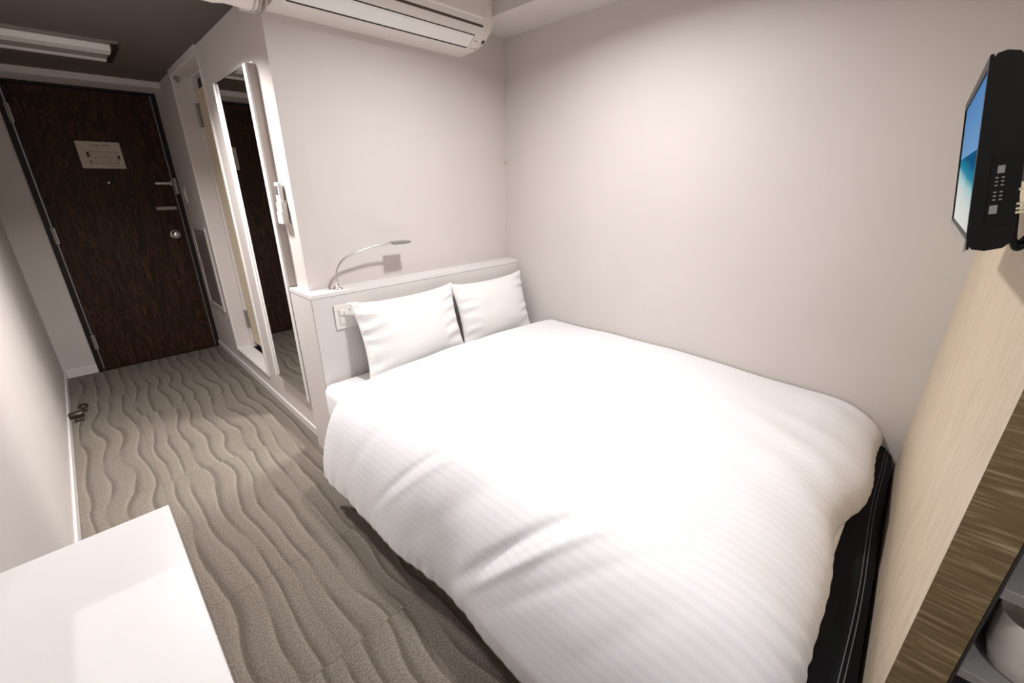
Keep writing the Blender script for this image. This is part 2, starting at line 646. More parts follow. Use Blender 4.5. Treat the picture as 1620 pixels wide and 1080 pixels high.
pe = lathe(B(), (0.651, YD + 0.004, 1.496), (0, -1, 0), [(0.001, 0), (0.008, 0), (0.008, 0.004), (0.005, 0.005), (0, 0.004)], 16)
build('peephole', pe, M_CHROME, d, True)
build('threshold', bx((0.236, YD - 0.01, 0.0), (1.070, YD + 0.05, 0.006)), M_FRAME, d)

# evacuation plan on the door
s = empty('evacuation_plan', (0.658, YD, 1.60), 'cream evacuation floor plan card fixed on the dark entrance door', 'sign')
sx0, sx1, sz0, sz1 = 0.528, 0.788, 1.600, 1.790
ys = YD + 0.004
build('card', bx((sx0, ys - 0.004, sz0), (sx1, ys, sz1), 0.001, 1), M_PAPER, s)


def sb(bm, u0, v0, u1, v1, t=0.0012):
    """rectangle on the card in card fractions"""
    box(bm, (sx0 + (sx1 - sx0) * u0, ys - 0.004 - t, sz0 + (sz1 - sz0) * v0),
        (sx0 + (sx1 - sx0) * u1, ys - 0.0035, sz0 + (sz1 - sz0) * v1))


bm = B()
for a, b in ((.32, .35), (.37, .40), (.415, .44), (.455, .485), (.50, .525), (.54, .565), (.61, .64), (.65, .68), (.69, .715), (.725, .75)):
    sb(bm, a, .845, b, .885)
for a, b in ((.38, .41), (.425, .455), (.47, .50)):
    sb(bm, a, .775, b, .80)
for a, b, c, e in ((.22, .62, .88, .635), (.24, .415, .86, .425), (.20, .18, .88, .195), (.60, .395, .86, .40)):
    sb(bm, a, b, c, e)
for i in range(8):
    u = .26 + .08 * i
    sb(bm, u, .42, u + .008, .63)
for i in range(7):
    u = .34 + .085 * i
    sb(bm, u, .19, u + .008, .41)
sb(bm, .865, .19, .875, .63)
sb(bm, .62, .08, .86, .10)
build('printed_lines', bm, M_PRINT, s)
for rs in (((.175, .42, .235, .62),), ((.865, .36, .925, .50),), ((.20, .20, .255, .225), (.20, .22, .215, .29), (.20, .27, .27, .29))):
    bm = B()
    for q in rs:
        sb(bm, *q)
    build('exit_mark', bm, M_MAROON, s)

# ------------------------------------------------------------------ wet-room door
d2 = empty('door_2', (XM + 0.1, 3.62, DS), kind='structure')
XD = XM + 0.085
bm = B()
box(bm, (XD + 0.012, D1 - 0.055, DS), (XD + 0.06, D1, DT))
box(bm, (XD + 0.012, D0, DS), (XD + 0.06, D0 + 0.03, DT))
box(bm, (XD + 0.012, D0 + 0.03, DT - 0.012), (XD + 0.06, D1 - 0.055, DT))
build('door_frame', bm, W_TRIM, d2)
build('door_leaf', bx((XD + 0.022, D0 + 0.034, DS + 0.055), (XD + 0.055, D1 - 0.060, DT - 0.085), 0.002, 1), M_BEIGE, d2)
build('door_gap', bx((XD + 0.050, D0 + 0.030, DS), (XD + 0.062, D1 - 0.055, DT - 0.012)), M_DARK, d2)
for z in (0.42, 1.93):
    bm = B()
    tube(bm, [(XD + 0.010, D1 - 0.052, z - 0.075), (XD + 0.010, D1 - 0.052, z + 0.075)], 0.009, 10)
    box(bm, (XD + 0.010, D1 - 0.05, z - 0.075), (XD + 0.014, D1 - 0.012, z + 0.075))
    box(bm, (XD + 0.016, D1 - 0.098, z - 0.075), (XD + 0.023, D1 - 0.058, z + 0.075))
    build('hinge', bm, M_GREYM, d2)
bm = lathe(B(), (XM + 0.018, D1 - 0.002, DT - 0.022), (0, -1, 0), [(0.001, 0), (0.018, 0), (0.018, 0.014), (0.012, 0.018), (0, 0.018)], 16)
build('door_buffer', bm, M_GREYM, d2)
build('sill', bx((XM - 0.004, D0, DS), (XD + 0.012, D1, DS + 0.004)), W_TRIM, d2)

# ------------------------------------------------------------------ mirror on the partition
mr = empty('wall_mirror', (XM, 2.64, 0.26), 'tall narrow wall mirror in white frame beside the headboard', 'mirror')
ya, yb, za, zb = 2.333, 2.895, 0.285, 1.957
xf = XM - 0.045
bm = B()
for y0, y1 in ((ya, ya + 0.040), (yb - 0.009, yb)):
    build('frame_rail', bx((xf, y0, za), (xf + 0.010, y1, zb), 0.001, 1), M_WHITE, mr)
bm = B()
box(bm, (xf + 0.010, ya + 0.0012, za), (XM, ya + 0.036, zb))
box(bm, (xf + 0.010, yb - 0.008, za), (XM, yb - 0.0012, zb))
box(bm, (xf + 0.020, ya + 0.036, za), (XM, yb - 0.008, zb))
build('frame_side', bm, mat('grey_beige_frame_side', (0.46, 0.41, 0.38), 0.5), mr)
build('mirror_pane', bx((xf + 0.012, ya + 0.036, za), (xf + 0.020, yb - 0.008, zb)), M_MIRROR, mr)

# desk mirror on the left wall above the desk
mr2 = empty('wall_mirror', (0, 0.45, 0.84), 'frameless desk mirror on the left wall above the white desk', 'mirror')
build('mirror_pane', bx((0.0, 0.05, 0.85), (0.008, 0.97, 1.75)), M_MIRROR, mr2)
for y in (0.25, 0.78):
    build('mirror_clip', bx((0, y, 0.842), (0.014, y + 0.03, 0.858), 0.001, 1), M_CHROME, mr2)

# ------------------------------------------------------------------ small things on the partition
sw = empty('light_switch', (XM, 4.55, 1.33), 'small ivory switch plate on partition beside the entrance door', 'switch')
build('switch_plate', bx((XM - 0.008, 4.515, 1.335), (XM, 4.590, 1.455), 0.002), M_PLATE, sw)
build('rocker', bx((XM - 0.012, 4.535, 1.365), (XM - 0.006, 4.570, 1.425), 0.002), M_WHITEPL, sw)

ap = empty('access_panel', (XM, 4.37, 0.46), 'grey metal access panel low on partition by the entrance door', 'panel')
build('panel_door', bx((XM - 0.006, 4.165, 0.490), (XM + 0.0, 4.590, 1.125)), M_GREYM, ap)
bm = B()
for lo, hi in (((4.135, 0.46), (4.165, 1.155)), ((4.590, 0.46), (4.620, 1.155)), ((4.165, 0.46), (4.590, 0.49)), ((4.165, 1.125), (4.590, 1.155))):
    box(bm, (XM - 0.012, lo[0], lo[1]), (XM, hi[0], hi[1]), 0.001, 1)
build('panel_frame', bm, mat('pale_grey_frame', (0.55, 0.50, 0.47), 0.45), ap)
build('panel_latch', bx((XM - 0.012, 4.560, 0.80), (XM - 0.005, 4.582, 0.86), 0.002), M_CHROME, ap)

rm = empty('remote_holder', (XM, 2.28, 1.28), 'white wall cradle holding the remote on the partition edge', 'holder')
bm = bx((XM - 0.004, 2.250, 1.285), (XM, 2.318, 1.390))
box(bm, (XM - 0.030, 2.250, 1.285), (XM, 2.254, 1.380))
box(bm, (XM - 0.030, 2.314, 1.285), (XM, 2.318, 1.380))
box(bm, (XM - 0.030, 2.250, 1.280), (XM, 2.318, 1.286))
box(bm, (XM - 0.034, 2.250, 1.280), (XM - 0.030, 2.318, 1.335))
build('cradle', bm, M_WHITEPL, rm)
rc = empty('remote_control', (XM - 0.02, 2.284, 1.287), 'white remote control with grey display in wall cradle', 'remote control')
build('body', bx((XM - 0.027, 2.258, 1.288), (XM - 0.007, 2.310, 1.468), 0.005), mat('remote_white', (0.84, 0.83, 0.82), 0.35), rc)
build('display', bx((XM - 0.0285, 2.266, 1.412), (XM - 0.026, 2.302, 1.452), 0.001, 1), M_LCD, rc)
bm = B()
for k in range(3):
    for j in range(2):
        box(bm, (XM - 0.0285, 2.266 + j * 0.020, 1.345 + k * 0.019), (XM - 0.026, 2.282 + j * 0.020, 1.357 + k * 0.019), 0.001, 1)
build('buttons', bm, M_PLATE, rc)

# ------------------------------------------------------------------ louvered vent on the corridor ceiling
cv = empty('ceiling_vent', (0.55, 3.66, ZC), 'white slotted air vent on the dark ceiling before the entrance', 'vent')
vx0, vx1 = 0.312, 0.752
bm = B()
for y0, y1, z0 in ((3.45, 3.475, 2.192), (3.485, 3.50, 2.190)):
    box(bm, (vx0, y0, z0), (vx1 + 0.03, y1, ZC))
build('vent_frame', bm, M_GREYM, cv)
bm = B()
prism(bm, [(3.515, ZC), (3.535, 2.168), (3.605, 2.162), (3.612, ZC)], (vx0, vx1), lambda p, q, e: Vector((e, p, q)))
prism(bm, [(3.800, ZC), (3.806, 2.166), (3.862, 2.172), (3.872, ZC)], (vx0, vx1), lambda p, q, e: Vector((e, p, q)))
build('air_blade', bm, M_WHITE, cv)
bm = B()
for k in range(8):
    y = 3.628 + k * 0.021
    prism(bm, [(y, ZC), (y + 0.002, 2.174), (y + 0.008, 2.174), (y + 0.009, ZC)], (vx0, vx1), lambda p, q, e: Vector((e, p, q)))
build('louver', bm, mat('grey_slat', (0.30, 0.27, 0.25), 0.5), cv)
build('back_plate', bx((vx0, 3.606, 2.194), (vx1, 3.806, ZC)), M_FRAME, cv)
build('end_cap', bx((vx1, 3.475, 2.170), (vx1 + 0.030, 3.868, ZC), 0.002, 1), M_FRAME, cv)
build('end_cap', bx((vx0 - 0.030, 3.475, 2.170), (vx0, 3.868, ZC), 0.002, 1), M_FRAME, cv)

# ------------------------------------------------------------------ downlights
for loc, zc, rl_, lab in ((LA, ZM, 0.085, 'round white recessed downlight in ceiling above the bed'),
                     (LC, ZM, 0.070, 'unseen recessed downlight added as fill in ceiling over the desk end'),
                     (LB, ZC, 0.105, 'round white recessed downlight in the dark corridor ceiling')):
    dl = empty('downlight', (loc[0], loc[1], zc), lab, 'light')
    bm = lathe(B(), (loc[0], loc[1], zc), (0, 0, -1), [(rl_, 0.0), (rl_ + .017, 0.0), (rl_ + .017, 0.006), (rl_ + .009, 0.010), (rl_, 0.010)], 40)
    # close the ring
    build('trim_ring', bm, M_WHITEPL, dl, True)
    build('lamp_lens', lathe(B(), (loc[0], loc[1], zc), (0, 0, -1), [(0.0, 0.0), (rl_ - .001, 0.0), (rl_ - .001, 0.003), (0, 0.003)], 40), M_GLOW, dl)

# ------------------------------------------------------------------ air conditioner
ac = empty('air_conditioner', (1.66, YA, 2.12), 'white wall air conditioner mounted above the headboard', 'air conditioner')
PROF = [(0, 2.115), (.05, 2.117), (.10, 2.12), (.125, 2.126), (.15, 2.134), (.172, 2.146), (.19, 2.160), (.205, 2.180), (.215, 2.20),
        (.222, 2.225), (.225, 2.25), (.225, 2.36), (.215, 2.372), (0, 2.375)]


def prof_at(dq):
    for (d0, z0), (d1, z1) in zip(PROF[:11], PROF[1:11]):
        if d0 <= dq <= d1:
            return z0 + (z1 - z0) * (dq - d0) / max(d1 - d0, 1e-6)
    return 2.25


AX0, AX1, RC = 1.115, 2.218, 0.095


def acs(x):
    e = max(0, x - (AX1 - RC)) / RC
    k = 1 - math.sqrt(max(0.0, 1 - e * e))
    return k


bm = B()
xs = [AX0] + [AX1 - RC + RC * math.sin(a * math.pi / 2 / 12) for a in range(13)]
rows = []
for x in xs:
    k = acs(x)
    row = []
    for dq, z in PROF:
        zz = 2.375 - (2.375 - z) * (1 - 0.33 * k) if z < 2.36 else z
        row.append(bm.verts.new((x, YA - dq * (1 - 0.10 * k) - 0.001, zz)))
    rows.append(row)
for a, b in zip(rows, rows[1:]):
    for i in range(len(PROF)):
        j = (i + 1) % len(PROF)
        bm.faces.new((a[i], b[i], b[j], a[j]))
bm.faces.new(rows[0])
bm.faces.new(rows[-1][::-1])
acb = build('body', bm, M_WHITEPL, ac, False)
for p in acb.data.polygons:
    p.use_smooth = len(p.vertices) == 4
acb.data.set_sharp_from_angle(angle=R(35))


def ac_patch(d0, d1, x0, x1, off, thick=0.004, n=8, slant=0.0):
    """curved strip lying on the underside"""
    bm = B()
    pr = []
    for k in range(n + 1):
        dq = d0 + (d1 - d0) * k / n
        z = prof_at(dq)
        z2 = prof_at(min(dq + 0.002, .2249))
        tn = Vector((0, -0.002, z2 - z)).normalized()
        nn = Vector((0, tn.z, -tn.y))
        if nn.z > 0:
            nn = -nn
        pr.append((Vector((0, YA - dq, z)), nn))
    poly = [(p + nn * off) for p, nn in pr] + [(p - nn * thick) for p, nn in pr[::-1]]
    a = [bm.verts.new((x0, v.y, v.z)) for v in poly]
    b = [bm.verts.new((x1 - slant * (0.5 - 0), v.y, v.z)) for v in poly]
    N = len(poly)
    bm.faces.new(a)
    bm.faces.new(b[::-1])
    for i in range(N):
        bm.faces.new((a[i], b[i], b[(i + 1) % N], a[(i + 1) % N]))
    return bm


build('air_slot', ac_patch(.128, .1990, 1.16, 2.0835, 0.0014), M_DARK, ac)
build('louver_flap', ac_patch(.1415, .1965, 1.165, 2.078, 0.0048, 0.001), mat('louver_white', (0.82, 0.80, 0.77), 0.35), ac)
build('flap_seam', ac_patch(.156, .1568, 1.20, 2.06, 0.0047, 0.001), M_GREYM, ac)
build('panel_gap', ac_patch(.2165, .2195, 1.16, 2.125, 0.0012), mat('shadow_gap_brown', (0.06, 0.045, 0.035), 0.6), ac)
build('front_panel', bx((1.13, YA - 0.236, 2.240), (2.125, YA - 0.218, 2.357), 0.006, 3), M_WHITEPL, ac)
build('receiver_window', ac_patch(.176, .188, 2.150, 2.162, 0.0012), M_BLACK, ac)
bm = ac_patch(.178, .1805, 2.095, 2.120, 0.0010)
build('lettering', bm, M_PRINT, ac)
bm = ac_patch(.132, .1345, 2.105, 2.130, 0.0010)
build('indicator_print', bm, M_PRINT, ac)
build('indicator_lamp', ac_patch(.133, .1385, 2.135, 2.145, 0.0012), M_GREYM, ac)

pc = empty('pipe_cover', (0.6, YA, 2.1), 'white taped pipe run leaving the air conditioner over the corridor', 'pipe')
bm = B()


def pipe_pt(x):
    return Vector((x, 2.115 + 0.004 * math.sin(x * 9), 2.150 + 0.004 * math.sin(x * 13 + 1)))


tube(bm, [pipe_pt(0.002 + i * 0.04) for i in range(28)], [0.058 + 0.0025 * ((i * 7) % 3) for i in range(28)], 20)
m_tape = mat('white_pipe_tape', (0.80, 0.73, 0.70), 0.6)
build('wrapped_pipe', bm, m_tape, pc, True)
bm = B()
for i, (x, a) in enumerate(((1.055, 0.0), (1.075, 0.2), (1.094, -0.1))):
    tube(bm, [pipe_pt(x) + Vector((0, 0.062 * math.cos(2 * math.pi * k / 20), 0.062 * math.sin(2 * math.pi * k / 20))) for k in range(20)],
         0.0035, 6, closed=True)
box(bm, (1.02, YA - 0.035, 2.096), (1.085, YA + 0.0, 2.106), 0.002, 1)
build('tape_band', bm, mat('greyed_tape', (0.50, 0.46, 0.44), 0.6), pc, True)

# ------------------------------------------------------------------ headboard
XH, YH, YB, ZH = 1.063, 2.057, 2.325, 0.959
hb = empty('headboard', (1.78, 2.11, 0), 'white built-in headboard wrapping the wall corner behind the pillows', 'headboard')
poly = [(XH, YH), (XR, YH), (XR, YA), (XM, YA), (XM, YB), (XH, YB)]
build('panel', prism(B(), poly, (0.0, ZH - 0.020), lambda p, q, e: Vector((p, q, e))), mat('pale_headboard_laminate', (0.64, 0.60, 0.585), 0.4), hb)
poly2 = [(XH - 0.002, YH - 0.002), (XR, YH - 0.002), (XR, YA), (XM, YA), (XM, YB), (XH - 0.002, YB)]
build('top_cap', prism(B(), poly2, (ZH - 0.0185, ZH), lambda p, q, e: Vector((p, q, e))), M_WHITE, hb)
build('edge_seam', bx((XH - 0.001, YH - 0.0012, 0.0), (XH + 0.002, YH + 0.001, ZH - 0.02)), M_GREYM, hb)
# switches let into the headboard
ws = empty('switch_panel', (1.225, YH, 0.765), 'ivory switch and socket plate on headboard left of the pillows', 'switch')
px0, px1, pz0, pz1 = 1.163, 1.292, 0.766, 0.892
build('plate', bx((px0, YH - 0.009, pz0), (px1, YH, pz1), 0.003), M_PLATE, ws)
bm = bx((1.184, YH - 0.016, 0.836), (1.214, YH - 0.008, 0.868), 0.006, 3)
build('paddle', bm, M_WHITEPL, ws, True)
build('switch_frame', bx((1.178, YH - 0.0105, 0.786), (1.226, YH - 0.008, 0.832), 0.001, 1), M_WHITEPL, ws)
build('rocker', bx((1.186, YH - 0.014, 0.790), (1.218, YH - 0.009, 0.828), 0.002), M_WHITEPL, ws)
build('blank_insert', bx((1.236, YH - 0.0115, 0.786), (1.282, YH - 0.008, 0.832), 0.001, 1), M_PLATE, ws)
bm = B()
for x in (1.243, 1.256, 1.272):
    box(bm, (x, YH - 0.0096, 0.853), (x + 0.003, YH - 0.0085, 0.864))
build('socket_slots', bm, M_DARK, ws)

# ------------------------------------------------------------------ reading lamp
rl = empty('reading_lamp', (1.226, 2.106, ZH), 'slim silver gooseneck reading lamp on top of the headboard', 'lamp')
bm = lathe(B(), (1.226, 2.106, ZH), (0, 0, 1), [(0.001, 0), (0.024, 0), (0.024, 0.004), (0.010, 0.008), (0.008, 0.022), (0.0, 0.022)], 24)
box(bm, (1.196, 2.112, ZH), (1.214, 2.140, ZH + 0.018), 0.003)
build('lamp_base', bm, M_CHROME, rl, True)
neck = spline([(1.226, 2.106, 0.975), (1.224, 2.105, 1.021), (1.233, 2.104, 1.055), (1.259, 2.10, 1.092), (1.291, 2.098, 1.112),
               (1.361, 2.09, 1.135), (1.453, 2.083, 1.155), (1.545, 2.075, 1.163)], 6)
build('gooseneck', tube(B(), neck, 0.0058, 10), M_CHROME, rl, True)
bm = bx((1.535, 2.040, 1.156), (1.640, 2.104, 1.166), 0.003)
build('lamp_head', bm, mat('lamp_head_steel', (0.36, 0.35, 0.34), 0.35, 0.9), rl)
build('led_strip', bx((1.548, 2.048, 1.1525), (1.632, 2.096, 1.1565), 0.001, 1), mat('grey_diffuser', (0.25, 0.25, 0.25), 0.4), rl)

# ------------------------------------------------------------------ bed
bed = empty('bed', (1.77, 1.0, 0), 'double bed with black fabric base pushed into the room corner', 'bed')
build('bed_base', bx((1.055, -0.03, 0.030), (XR - 0.006, 2.05, 0.305), 0.015), M_BFAB, bed)
for x, y in ((1.20, 0.1), (2.40, 0.1), (1.20, 1.95), (2.40, 1.95)):
    build('leg', lathe(B(), (x, y, 0), (0, 0, 1), [(0.022, 0), (0.030, 0.034)], 16), M_BLACK, bed)
bm = bx((1.040, 0.0, 0.300), (XR - 0.006, 2.053, 0.502), 0.045, 5)
build('mattress', bm, M_SHEET, bed, True)
# black cover over the foot end
fp = [(0.02, 0.06), (0.02, 0.418), (-0.006, 0.418), (-0.024, 0.410), (-0.040, 0.396), (-0.056, 0.378), (-0.066, 0.355), (-0.0685, 0.30),
      (-0.0685, 0.06)]
xs = [1.09 + (XR - 0.004 - 1.09) * i / 20 for i in range(21)]
bm = B()
rows = []
for x in xs:
    ex = pan_y(x) + 0.084 - 0.008
    bul = 0.004 * math.sin(x * 7.0)
    rows.append([bm.verts.new((x, q + (ex if q < 0.019 else 0) + (bul if -0.06 < q < 0 else 0), z)) for q, z in fp])
for a, b in zip(rows, rows[1:]):
    for i in range(len(fp)):
        j = (i + 1) % len(fp)
        bm.faces.new((a[i], b[i], b[j], a[j]))
bm.faces.new(rows[0])
bm.faces.new(rows[-1][::-1])
fcv = build('foot_cover', bm, M_BFAB, bed, True)
fcv.data.set_sharp_from_angle(angle=R(50))
bm = B()
for off in (-0.030, -0.040):
    pts = []
    for x in xs:
        ex = pan_y(x) + 0.084 - 0.008
        z = 0.4065 if off > -0.035 else 0.3975
        pts.append((x, off + ex + 0.004 * math.sin(x * 7.0), z))
    tube(bm, pts, 0.0014, 5)
build('stitching', bm, M_STITCH, fcv)

# ------------------------------------------------------------------ duvet
YHD = 1.795


def sm(a, b, t):
    t = max(0, min(1, (t - a) / (b - a)))
    return t * t * (3 - 2 * t)


XED = 1.165
LFLAT = XR - 0.010 - XED
# side profile: a quarter ellipse rolling over the mattress edge down to the hem
TAB = [(0.0, 0.0, 0.0, 0.0, 1.0, 0.0)]
for _k in range(1, 241):
    _t = R(85) * _k / 240
    _x, _z = -0.272 * math.sin(_t), -0.485 * (1 - math.cos(_t))
    _l = TAB[-1][0] + math.hypot(_x - TAB[-1][1], _z - TAB[-1][2])
    _n = Vector((-0.485 * math.sin(_t), 0, 0.272 * math.cos(_t))).normalized()
    TAB.append((_l, _x, _z, _n.x, _n.z, _t))
ARC = TAB[-1][0] * 0.45
HANG = TAB[-1][0] * 0.55
LT = LFLAT + ARC + HANG


def side(l):
    for a, b in zip(TAB, TAB[1:]):
        if l <= b[0]:
            f = (l - a[0]) / (b[0] - a[0])
            return [a[i] + (b[i] - a[i]) * f for i in range(1, 6)]
    return TAB[-1][1:]


ALEN = 0.36
YFOOT = 0.22
LY = (YHD - YFOOT) + ALEN


def hem_out(y):
    """hem swing along the left side"""
    return 0.018 * math.sin(y * 5.1 + 0.4) + 0.012 * math.sin(y * 11.0 + 1.0)


def duv(s, t):
    """s: arc length from the long wall, t: arc length from the head edge"""
    # along the bed
    if t < YHD - YFOOT:
        y = YHD - t
        fa = 0.0
    else:
        a = (t - (YHD - YFOOT)) / ALEN
        fa = a * R(86)
        y = YFOOT - 0.245 * math.sin(fa)
    dz = -0.150 * (1 - math.cos(fa))
    # across the bed
    top = 0.60 + 0.030 * math.sin(min(1, s / LFLAT) * math.pi) ** 0.8
    top -= 0.028 * sm(0.95, 0.15, y) * (1 - sm(0.0, 0.9, s))
    th = sm(0, 0.10, t)
    heade = 0.075 * (1 - math.sqrt(max(0, 1 - (1 - min(1, t / 0.09)) ** 2)))
    if s < LFLAT:
        x = XR - 0.010 - s
        z = top + dz - heade
        nv = Vector((0, 0, 1))
    else:
        q = (s - LFLAT) / (ARC + HANG)
        sx_, sz_, nx_, nz_, th_ = side(s - LFLAT)
        hw = 0.28 * sm(1.30, 1.72, y)             # squarer over the mattress corner at the head end
        if hw > 0:
            sx_ = -0.272 * math.sin(th_) ** (1 - hw)
        x = XED + sx_ - 0.6 * q * q * hem_out(y)
        z = max(0.02, top + sz_ + dz * (1.0 - 0.75 * q) - heade * (1 - q))
        nv = Vector((nx_, 0, nz_))
    p = Vector((x, y, z))
    # quilted softness and folds
    n1 = noise.noise(Vector((s * 2.6, y * 2.2, 3.1)))
    n2 = noise.noise(Vector((s * 6.0, y * 5.0, 7.7)))
    amp = 0.012 if s < LFLAT else 0.008
    p += nv * (amp * n1 + 0.004 * n2)
    if s > LFLAT:
        q = min(1, (s - LFLAT) / (ARC + HANG))
        fold = math.sin(y * 13 + 2.2 * math.sin(y * 4.3) + 1.6 * q)
        fold2 = math.sin(y * 41 + 3 * math.sin(y * 7) - q * 5)
        p += nv * (q * (0.0050 * fold + 0.0016 * fold2) * (0.5 + 0.8 * noise.noise(Vector((y * 1.7, 2, 1)))))
        # creases running slantwise from the hem up to the mattress edge
        for y0, w0, sl, dep in ((1.50, 0.035, 0.25, 0.006), (1.24, 0.016, 0.42, 0.012), (1.19, 0.014, 0.46, -0.007), (0.98, 0.045, 0.45, 0.006),
                                (0.74, 0.022, 0.42, 0.034), (0.68, 0.016, 0.46, -0.024), (0.58, 0.024, 0.50, 0.009), (0.36, 0.035, 0.35, 0.006), (0.15, 0.03, 0.45, 0.012)):
            yy = y - (y0 + sl * (q - 0.6))
            p += nv * (-0.38 * dep * math.exp(-(yy / w0) ** 2) * math.sin(min(1, 0.12 + q * 0.95) * math.pi) ** 1.2)
        # little puckers along the hem seam
        p += nv * (0.007 * sm(0.86, 1.0, q) * noise.noise(Vector((y * 26, 3, 8))))
    if fa > 0 and s < LFLAT + ARC:
        g = math.sin(fa)
        rip = math.sin(s * 95 + 5 * noise.noise(Vector((s * 3, 0, 5))) + fa * 6.0)
        env = 0.25 + 0.9 * max(0, noise.noise(Vector((s * 5, fa * 1.2, 2))))
        nf = Vector((0, -math.sin(fa), math.cos(fa)))
        p += nf * g * (0.0034 * rip * env + 0.012 * noise.noise(Vector((s * 2.2, 0, 9))))
        p.y += 0.040 * g * g * math.exp(-((s - 0.80) / 0.16) ** 2) - 0.012 * g * math.exp(-((s - 0.42) / 0.2) ** 2)
    # crease ripples near the foot end on top
    k = sm(0.55, 0.15, y) * (1 if s < LFLAT else 0)
    if k > 0:
        p += nv * (0.003 * k * math.sin(s * 30 + y * 12 + 3 * n1))
    p.x = min(p.x, XR - 0.004)
    return p, nv


NS, NTT = 200, 190
bm = B()
uvl = bm.loops.layers.uv.verify()
V = [[None] * (NTT + 1) for _ in range(NS + 1)]
for i in range(NS + 1):
    for j in range(NTT + 1):
        p, nv = duv(LT * i / NS, LY * j / NTT)
        V[i][j] = bm.verts.new(p)
for i in range(NS):
    for j in range(NTT):
        f = bm.faces.new((V[i][j], V[i + 1][j], V[i + 1][j + 1], V[i][j + 1]))
        for lp, (a, b) in zip(f.loops, ((i, j), (i + 1, j), (i + 1, j + 1), (i, j + 1))):
            lp[uvl].uv = (LT * a / NS, LY * b / NTT)
bm.normal_update()
# make sure the sheet faces up
if V[20][60].normal.z < 0:
    bmesh.ops.reverse_faces(bm, faces=bm.faces[:])
    bm.normal_update()
# underside
W = [[None] * (NTT + 1) for _ in range(NS + 1)]
for i in range(NS + 1):
    for j in range(NTT + 1):
        v = V[i][j]
        s, t = LT * i / NS, LY * j / NTT
        q = max(0, (s - LFLAT) / (ARC + HANG))
        thick = 0.075 if s < LFLAT else max(0.018, 0.075 - 0.12 * q)
        if t > YHD - YFOOT:
            thick = min(thick, 0.075 - 0.045 * (t - (YHD - YFOOT)) / ALEN)
        thick = min(thick, 0.02 + 1.0 * t, )
        co = v.co - v.normal * thick
        co.x = min(co.x, XR - 0.004)
        co.z = max(co.z, 0.015)
        if i == NS or j == 0 or j == NTT:
            co = v.co - v.normal * min(thick, 0.014)
            co.x = min(co.x, XR - 0.004)
        W[i][j] = bm.verts.new(co)
for i in range(NS):
    for j in range(NTT):
        bm.faces.new((W[i][j], W[i][j + 1], W[i + 1][j + 1], W[i + 1][j]))
for i in range(NS):
    bm.faces.new((V[i][0], W[i][0], W[i + 1][0], V[i + 1][0]))
    bm.faces.new((V[i][NTT], V[i + 1][NTT], W[i + 1][NTT], W[i][NTT]))
for j in range(NTT):
    bm.faces.new((V[0][j], V[0][j + 1], W[0][j + 1], W[0][j]))
    bm.faces.new((V[NS][j], W[NS][j], W[NS][j + 1], V[NS][j + 1]))
du = build('duvet', bm, M_DUVET, smooth=True)
tag(du, 'thick white satin-striped duvet spread over the bed', 'duvet')

# ------------------------------------------------------------------ pillows


def pillow(name, label, c, wdt, hgt, thk, lean, yaw, roll, seed):
    nu, nv = 64, 48
    bm = B()

    def pt(u, v, side):
        a, b = u * 2 - 1, v * 2 - 1
        px = a * wdt / 2 * (1 - 0.055 * (1 - b * b) * (1 if True else 0) + 0.0)
        pz = b * hgt / 2 * (1 - 0.080 * (1 - a * a))
        # pointed corners
        cc = (abs(a) ** 6) * (abs(b) ** 6)
        px *= 1 + 0.03 * cc
        pz *= 1 + 0.05 * cc
        e = max(0, (1 - abs(a) ** 2.6)) * max(0, (1 - abs(b) ** 2.6))
        t = thk / 2 * e ** 0.62
        n = noise.noise(Vector((a * 1.8 + seed, b * 1.8, side * 3)))
        t *= 1 + 0.10 * n
        edge = max(abs(a), abs(b))
        # gathers running in from the short ends
        g = sm(0.45, 0.85, abs(a)) * sm(1.0, 0.93, abs(a))
        t += 0.0085 * g * (math.sin(b * 17 + seed + 2.5 * noise.noise(Vector((a * 2, b * 2, seed)))) * (0.6 + noise.noise(Vector((b * 2.2, seed, a)))))
        return Vector((px, side * max(t, 0.002), pz))
    fr = grid(bm, nu, nv, lambda u, v: pt(u, v, -1))
    bk = grid(bm, nu, nv, lambda u, v: pt(u, v, 1))
    bmesh.ops.remove_doubles(bm, verts=bm.verts[:], dist=0.0005)
    # sew the rims
    rim = [(i, 0) for i in range(nu)] + [(nu, j) for j in range(nv)] + [(i, nv) for i in range(nu, 0, -1)] + [(0, j) for j in range(nv, 0, -1)]
    for k in range(len(rim)):
        a, b = rim[k], rim[(k + 1) % len(rim)]
        q = [fr[a[0]][a[1]], fr[b[0]][b[1]], bk[b[0]][b[1]], bk[a[0]][a[1]]]
        if all(x.is_valid for x in q) and len(set(q)) == 4:
            try:
                bm.faces.new(q)
            except ValueError:
                pass
    rot = Matrix.Rotation(yaw, 4, 'Z') @ Matrix.Rotation(-lean, 4, 'X') @ Matrix.Rotation(roll, 4, 'Y')
    bmesh.ops.transform(bm, matrix=Matrix.Translation(c) @ rot, verts=bm.verts[:])
    o = build(name, bm, M_PILLOW, smooth=True)
    tag(o, label, 'pillow', 'white pillows against the headboard')
    return o


pillow('pillow', 'left white pillow, nearer the switch plate and reading lamp', Vector((1.548, 1.945, 0.703)), 0.635, 0.405, 0.150, R(17), R(0), R(0), 1.3)
pillow('pillow', 'right white pillow in the corner by the long wall', Vector((2.165, 1.945, 0.699)), 0.60, 0.395, 0.145, R(17), R(0), R(0), 4.1)

